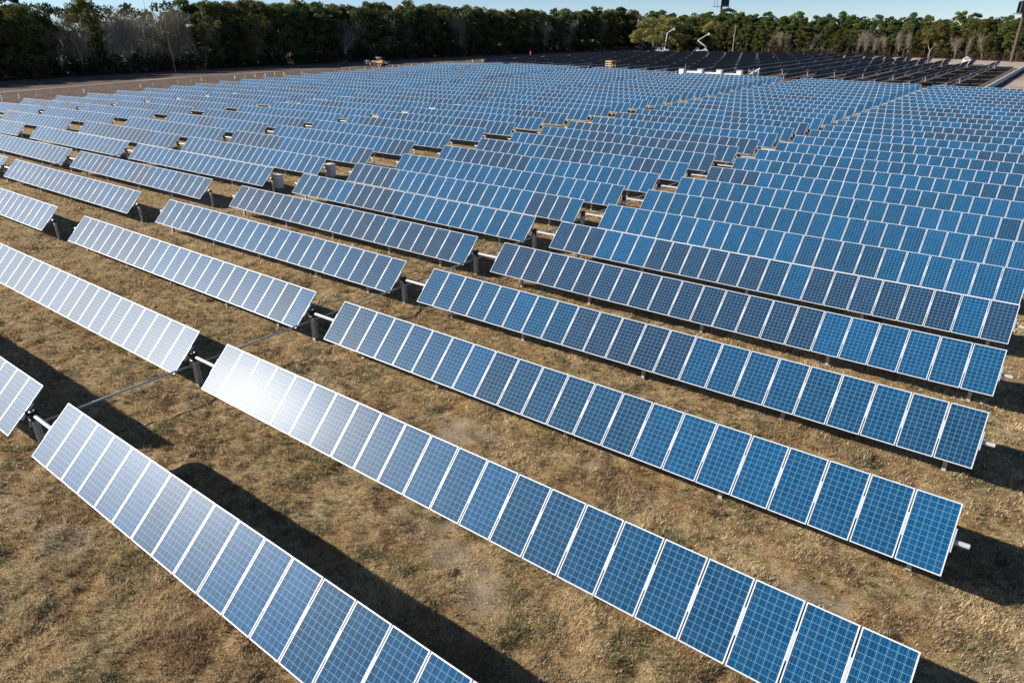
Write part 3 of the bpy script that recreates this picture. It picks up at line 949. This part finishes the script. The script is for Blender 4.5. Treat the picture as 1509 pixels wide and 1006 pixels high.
def billboard(loc, zb, lab, two):
    t = empty('billboard', loc); tag(t, lab, 'billboard', 'tall billboards beyond the field')
    m = MB(); m.tube((0, 0, -.5), (0, 0, zb + (9 if two else 5)), .62, 14, .5); m.build('mast', M['rust'] if two else M['darksteel'], t)
    lv = (0, 1) if two else (0,)
    for k in lv:
        z = zb + k * 4.9
        rz = Matrix.Rotation(R(62 if two else 35), 3, 'Z')
        m = MB(); m.box((0, 0, z), (9.6, 2.2, .28), rot=rz); m.build('catwalk', M['darksteel'], t)
        m = MB(); m.box(rz @ Vector((1.8 if not two else 0, -.4, 0)) + Vector((0, 0, z + 2.35)), (4.6 if not two else 7.0, .5, 4.2), rot=rz); m.build('board', M['bill'] if not two else M['darksteel'], t)
        if not two:
            m = MB()
            for q in (-4.4, -2.6): m.tube(rz @ Vector((q, -.2, 0)) + Vector((0, 0, z)), rz @ Vector((q, -.2, 0)) + Vector((0, 0, z + 4.4)), .12, 6)
            m.tube(rz @ Vector((-4.6, -.2, 0)) + Vector((0, 0, z + 4.3)), rz @ Vector((-.4, -.2, 0)) + Vector((0, 0, z + 4.3)), .1, 6)
            m.build('lattice', M['darksteel'], t)
        else:
            m = MB(); m.box(rz @ Vector((0, .9, 0)) + Vector((0, 0, z + 2.3)), (6.6, .2, 4.0), rot=rz); m.build('rear_board', M['bill'], t)


billboard((-181.5, 440, 0), 24.0, 'tall billboard on a dark mast rising above the pines', False)
billboard((-24.3, 353, 0), 17.2, 'two-tier billboard on a thick brown mast at the right edge', True)


# ------------------------------------------------------------------ trees
def leaf_cloud(rng, centers, radii, per, size, col, colvar=.25, flat=.75):
    """many small leaf faces spread through clumps; tint varies from clump to clump"""
    Vs, Cs = [], []
    for c, r in zip(centers, radii):
        n = max(6, int(per * r * r))
        d = rng.normal(0, 1, (n, 3)); d /= np.linalg.norm(d, axis=1)[:, None]
        rad = r * rng.uniform(.25, 1.0, (n, 1)) ** .5
        p = np.array(c) + d * rad * np.array([1, 1, flat])
        a = rng.normal(0, 1, (n, 3)); a /= np.linalg.norm(a, axis=1)[:, None]
        b = np.cross(a, rng.normal(0, 1, (n, 3))); b /= np.linalg.norm(b, axis=1)[:, None]
        s = size * rng.uniform(.6, 1.4, (n, 1))
        q = np.stack([p - a * s, p + b * s * .6, p + a * s, p - b * s * .6], 1)
        k = 1 + rng.normal(0, colvar * .6)
        hue = rng.normal(0, .08)
        cc = np.array(col) * k * np.array([1 + hue, 1, 1 - hue])
        cc = np.clip(cc[None] * rng.uniform(.75, 1.25, (n, 1)), .004, 1)
        Vs.append(q.reshape(-1, 3)); Cs.append(np.repeat(cc, 4, 0))
    V = np.concatenate(Vs); C = np.concatenate(Cs)
    return V, np.c_[C, np.ones(len(C))], np.arange(len(V)).reshape(-1, 4)


def branches(mb, rng, p, d, ln, r, depth, spread=.55, upw=.25, tips=None, n=5):
    q = p + d * ln
    mb.tube(p, q, r, n if r > .05 else 3, r * .62, caps=False)
    if depth == 0:
        if tips is not None: tips.append(q)
        return
    for k in range(int(rng.integers(2, 4))):
        v = Vector(rng.normal(0, 1, 3)); v = (d + v * spread * .62 + Vector((0, 0, upw))).normalized()
        branches(mb, rng, p + d * ln * rng.uniform(.62, 1.0), v, ln * rng.uniform(.58, .82), r * .6, depth - 1, spread, upw, tips, n)


def proto(name, kind, seed):
    """returns (trunk mesh, trunk name, crown mesh) for a tree about 20 m tall"""
    rng = np.random.default_rng(seed)
    mb = MB(); cs, rs = [], []
    bark = M['bark']
    if kind == 'pine':
        mb.tube((0, 0, -.4), (rng.normal(0, .3), rng.normal(0, .3), 17.5), .30, 8, .09)
        for k in range(44):
            z = rng.uniform(6.2, 19.6); w = 3.7 * math.sqrt(max(.05, 1 - ((z - 12.2) / 8.0) ** 2))
            a = rng.uniform(0, 6.28); rr = w * rng.uniform(.35, 1.0)
            c = (rr * math.cos(a), rr * math.sin(a), z); cs.append(c); rs.append(rng.uniform(.85, 1.55))
            mb.tube((0, 0, z - .7), c, .06, 4, .02, caps=False)
        V, C, F = leaf_cloud(rng, cs, rs, 105, .225, (.088, .125, .045), .40, .58)
    elif kind == 'broad':
        mb.tube((0, 0, -.4), (.2, 0, 9), .34, 8, .2)
        for k in range(5): branches(mb, rng, Vector((.1, 0, rng.uniform(4, 9))), Vector((rng.normal(0, .6), rng.normal(0, .6), 1)).normalized(), 4, .14, 1)
        for k in range(70):
            z = rng.uniform(.8, 19.3); f = (z - 9.5) / 10.5
            w = 5.0 * math.sqrt(max(.04, 1 - f * f)) * (1 if z > 5 else .85)
            a = rng.uniform(0, 6.28); rr = w * rng.uniform(.3, 1.05)
            cs.append((rr * math.cos(a), rr * math.sin(a), z)); rs.append(rng.uniform(.9, 1.7))
        V, C, F = leaf_cloud(rng, cs, rs, 66, .265, (.095, .105, .042), .45, .8)
    elif kind == 'oak':
        tips = []
        branches(mb, rng, Vector((0, 0, -.3)), Vector((.05, 0, 1)), 4.0, .55, 3, .8, .1, tips, 7)
        for k in range(95):
            a = rng.uniform(0, 6.28); e = rng.uniform(-.15, 1); rr = rng.uniform(.5, 1.0) ** .5
            cs.append((11.5 * rr * math.cos(a) * math.sqrt(1 - min(1, max(0, e)) ** 2 * .9), 10 * rr * math.sin(a) * math.sqrt(1 - min(1, max(0, e)) ** 2 * .9), 6.6 + e * 11.5)); rs.append(rng.uniform(1.2, 2.3))
        V, C, F = leaf_cloud(rng, cs, rs, 34, .36, (.23, .21, .10), .25, .8)
    elif kind == 'fork':
        bark = M['palebark']
        mb.tube((0, 0, -.3), (.2, 0, 3.2), .33, 8, .26)
        tips = []
        for s in (-1, 1): branches(mb, rng, Vector((.2, 0, 3.1)), Vector((s * .42, rng.normal(0, .15), 1)).normalized(), 3.6, .22, 2, .5, .3, tips, 6)
        for k in range(44):
            z = rng.uniform(7.2, 18.5); w = 5.4 * math.sqrt(max(.05, 1 - ((z - 12) / 7.0) ** 2)); a = rng.uniform(0, 6.28); rr = w * rng.uniform(.3, 1)
            cs.append((rr * math.cos(a), rr * math.sin(a), z)); rs.append(rng.uniform(.9, 1.7))
        V, C, F = leaf_cloud(rng, cs, rs, 38, .32, (.19, .165, .05), .3, .75)
    elif kind == 'scrub':
        for k in range(9):
            mb.tube((rng.normal(0, .5), rng.normal(0, .5), -.2), (rng.normal(0, 1.6), rng.normal(0, 1.6), rng.uniform(2, 4.5)), .05, 4, .015, caps=False)
        for k in range(22):
            a = rng.uniform(0, 6.28); rr = rng.uniform(0, 2.6); z = rng.uniform(.3, 4.6 - rr * .7)
            cs.append((rr * math.cos(a), rr * math.sin(a), z)); rs.append(rng.uniform(.6, 1.1))
        V, C, F = leaf_cloud(rng, cs, rs, 46, .24, (.11, .088, .05), .35, .8)
    else:   # bare
        bark = M['greybark']
        tips = []
        branches(mb, rng, Vector((0, 0, -.3)), Vector((rng.normal(0, .06), rng.normal(0, .06), 1)), 4.5, .24, 3, .50, .50, tips, 5)
        T = np.array([tuple(p) for p in tips]); top = T[:, 2].max(); T[:, 2] *= 1.0
        k = 85
        m = len(T) * k
        base = np.repeat(T, k, 0)
        out = base - np.array([0, 0, 5.0]); out /= np.linalg.norm(out, axis=1)[:, None]
        d = out * .35 + np.array([0, 0, 1.0]) + rng.normal(0, .40, (m, 3)); d /= np.linalg.norm(d, axis=1)[:, None]
        p = base + rng.normal(0, .55, (m, 3)) * np.array([1, 1, 1.6]) - out * (rng.uniform(0, 1, (m, 1)) ** 1.6 * 6.0) * np.array([.45, .45, 1.0])
        s = np.cross(d, rng.normal(0, 1, (m, 3))); s /= np.linalg.norm(s, axis=1)[:, None]
        ln = rng.uniform(.5, 1.6, (m, 1)); th = rng.uniform(.012, .032, (m, 1))
        q = np.stack([p - s * th, p + s * th, p + d * ln + s * th * .3, p + d * ln - s * th * .3], 1)
        V = q.reshape(-1, 3); F = np.arange(len(V)).reshape(-1, 4)
        c0 = np.array([.36, .32, .25])[None] * rng.uniform(.7, 1.3, (m, 1))
        C = np.c_[np.repeat(c0, 4, 0), np.ones(len(V))]
        sc_ = 19.5 / V[:, 2].max(); V = V * sc_
        mb.v = [tuple(c * sc_ for c in v) for v in mb.v]
    to = mb.build('trunk', bark); tm = to.data; bpy.data.objects.remove(to)
    co = np_mesh('crown', V, F, M['twig'] if kind == 'bare' else M['leaf'], C); cm = co.data; bpy.data.objects.remove(co)
    return tm, cm


PR = {k: [proto(k, k, s * 13 + i) for i in range(n)] for s, (k, n) in enumerate((('pine', 4), ('broad', 4), ('bare', 4), ('oak', 1), ('fork', 1), ('scrub', 3)), 1)}
NAMES = {'pine': 'pine_tree', 'broad': 'broadleaf_tree', 'bare': 'bare_tree', 'oak': 'spreading_tree', 'fork': 'forked_tree', 'scrub': 'scrub_bush'}
trng = random.Random(99)


def tree(kind, x, y, h, label, group=None, tint=(1, 1, 1), wide=1.0):
    t = empty(NAMES[kind], (x, y, zf(x, y) if x > -300 and y < 300 else 0.0), trng.uniform(0, 6.28))
    tm, cm = trng.choice(PR[kind])
    k = h / 20.0 if kind not in ('scrub',) else h / 4.6
    w = k * wide * trng.uniform(.9, 1.15)
    t.scale = (w, w, k)
    link(tm, 'trunk', t)
    c = link(cm, 'crown', t)
    g = trng.uniform(.85, 1.2)
    c.color = (tint[0] * g, tint[1] * g, tint[2] * g, 1)
    tag(t, label, 'bush' if kind == 'scrub' else 'tree', group)
    return t


def skyline(y):   # wall along the left: height of the wood by position
    return float(np.interp(y, [60, 90, 110, 144, 186, 220, 262, 300, 350, 430, 480], [21.5, 21.5, 22.5, 24, 24, 23.8, 24.2, 23.6, 22.6, 23.4, 23.6]))


LG = 'trees of the dark forest along the left'
# dark forest along the left, sun behind it
y = 52.0
while y < 425:
    u = trng.random()
    x = -262 + max(0, y - 270) * .10 + trng.uniform(-3, 3)
    barezone = 100 < y < 152
    if barezone: kind = 'bare' if u < .74 else 'broad'
    elif y < 100: kind = 'broad' if u < .8 else 'bare'
    else: kind = 'broad' if u < .62 else ('pine' if u < .86 else 'bare')
    lab = {'bare': 'grey leafless tree in the forest edge on the left', 'broad': 'dark leafy tree in the shaded forest edge on the left', 'pine': 'tall pine in the shaded forest edge on the left'}[kind]
    tint = (1, 1, 1) if kind != 'broad' else trng.choice(((.8, .95, .9), (1.15, 1.0, .8), (.9, 1, .9), (1.08, 1.1, .85)))
    hh = skyline(y) * (trng.uniform(.55, .8) if barezone and kind == 'broad' else trng.uniform(.84, 1.0))
    tree(kind, x, y, hh, lab, LG, (.92, .9, .82) if kind == 'bare' else tuple(1.25 * q for q in tint), trng.uniform(1.1, 1.5) if kind == 'bare' else 1.0)
    y += trng.uniform(3.7, 5.2)
y = 50.0
while y < 470:
    x = -272 + max(0, y - 270) * .10 + trng.uniform(-3, 3)
    kind = 'bare' if (100 < y < 152 and trng.random() < .8) else trng.choice(('broad', 'broad', 'pine'))
    lab = {'bare': 'grey leafless treetop behind the first trees on the left', 'broad': 'leafy treetop showing above the forest edge on the left', 'pine': 'pine top showing above the forest edge on the left'}[kind]
    tree(kind, x, y, skyline(y) * trng.uniform(.93, 1.08), lab, 'second rank of the dark forest', (1.7, 1.5, 1.0) if kind == 'broad' else (1.05, 1.02, .9), 1.2 if kind == 'bare' else 1.0)
    y += trng.uniform(5.2, 7.4)
# scrub at the foot of the forest
y = 60.0
while y < 400:
    x = -256 + max(0, y - 270) * .10 + trng.uniform(-1.5, 1.5)
    tree('scrub', x, y, trng.uniform(3.5, 6.5), 'dark scrub bush at the shaded foot of the left forest', 'scrub at the foot of the left forest', (.6, .75, .6))
    if 92 < y < 165:
        tree('scrub', x - 9, y + 2, trng.uniform(5, 8), 'tall dark scrub under the grey leafless trees on the left', 'scrub at the foot of the left forest', (.6, .7, .6), 1.2)
    y += trng.uniform(4.5, 6.5)

# pine wood along the back, in the sun
RG = 'trees of the sunlit pine wood at the back'


def back_line(x): return float(np.interp(x, [-230, -190, -120, -78, -54, -34, -10, 40], [425, 418, 402, 392, 383, 372, 362, 345]))


def back_sky(x): return float(np.interp(x, [-230, -185, -147, -113, -82, -54, -28, 40], [22, 20.6, 18.9, 18.6, 17.0, 16.6, 16.8, 17]))


x = -228.0
while x < 32:
    for rank in range(3):
        xx = x + trng.uniform(-2, 2); yy = back_line(xx) + rank * 7 + trng.uniform(-2, 2)
        u = trng.random()
        bz = (-96 < xx < -62) or (-48 < xx < -34)
        if rank == 0: kind = 'bare' if (bz and u < .55) else ('pine' if u < .5 else ('broad' if u < .78 else 'bare'))
        else: kind = 'pine' if u < .86 else 'broad'
        hh = back_sky(xx) * ((.70, .88, .98)[rank]) * trng.uniform(.88, 1.10)
        lab = {'bare': ('grey leafless tree in the sunlit wood at the back'), 'pine': ('shorter green pine in front of the wood at the back', 'green pine within the wood at the back', 'green pine forming the skyline of the wood at the back')[rank],
               'broad': ('leafy tree among the pines at the front of the back wood', 'leafy tree within the back wood', 'rounded leafy treetop on the skyline of the back wood')[rank]}[kind]
        if rank == 2 and kind == 'pine' and trng.random() < .28: hh *= trng.uniform(1.03, 1.10)
        tree(kind, xx, yy, hh, lab, RG, trng.choice(((1.3, 1.18, .95), (1.1, 1.12, 1.0), (1.5, 1.25, .9))) if kind == 'pine' else ((1.3, 1.2, .8) if kind == 'broad' else (.78, .72, .66)), trng.uniform(.85, 1.3))
    x += trng.uniform(3.7, 5.0)
x = -150.0
while x < 32:
    tree('scrub', x, back_line(x) - 6 + trng.uniform(-1.5, 1.5), trng.uniform(2.5, 5.0), 'brown scrub bush along the foot of the back wood', 'scrub along the back wood', trng.choice(((1.05, .92, .8), (.85, .9, .75), (.95, .8, .7))))
    x += trng.uniform(3.6, 6)


# the deep wood beyond the first trees, one mass, and its dark floor
def wood():
    rng = np.random.default_rng(12)
    cs, rs = [], []
    for i in range(1500):
        y = rng.uniform(40, 520); x = -276 + max(0, y - 270) * .10 - rng.uniform(0, 1) ** 1.5 * 34
        cs.append((x, y, skyline(y) * rng.uniform(.02, .90))); rs.append(rng.uniform(1.8, 3.2))
    for i in range(1100):
        x = rng.uniform(-260, 60); y = back_line(x) + 20 + rng.uniform(0, 1) ** 1.5 * 36
        cs.append((x, y, back_sky(x) * rng.uniform(.06, .93))); rs.append(rng.uniform(1.6, 3.0))
    V, C, F = leaf_cloud(rng, cs, rs, 13, .55, (.045, .068, .028), .3, .75)
    C = np.c_[C[:, :3], np.ones(len(C))]
    o = np_mesh('forest', V, F, M['leaf'], C)
    tag(o, 'deep green wood massed behind the first ranks of trees', 'forest', kind='stuff')


wood()
M['floor'] = noisy('leaf_litter', (.020, .018, .012), (.05, .04, .026), .4, .95)
for nm, A, B in (('forest_floor', [(-640, -200), (-640, 200), (-640, 900)], [(-258, -200), (-258, 270), (-244, 420), (-236, 450)]), ('forest_floor', [(-236, 452), (-190, 424), (-78, 398), (-34, 378), (60, 346), (500, 300)], [(-300, 900), (0, 900), (300, 900), (700, 900)])):
    sheet(nm, A, B, M['floor'], 'dark leaf littered floor of the woods', .08)

tree('oak', -202.5, 404, 20.2, 'large spreading pale olive tree between the dark forest and the pines', None, (1.25, 1.28, 1.0), 1.45)
tree('oak', -174.5, 419, 17, 'smaller olive tree behind the bucket truck with folded boom', None, (1.3, 1.2, 1.05), .95)
tree('fork', -58.0, 383, 17.2, 'olive yellow tree with a pale forked trunk by the sand road')
print('objects', len(bpy.data.objects))
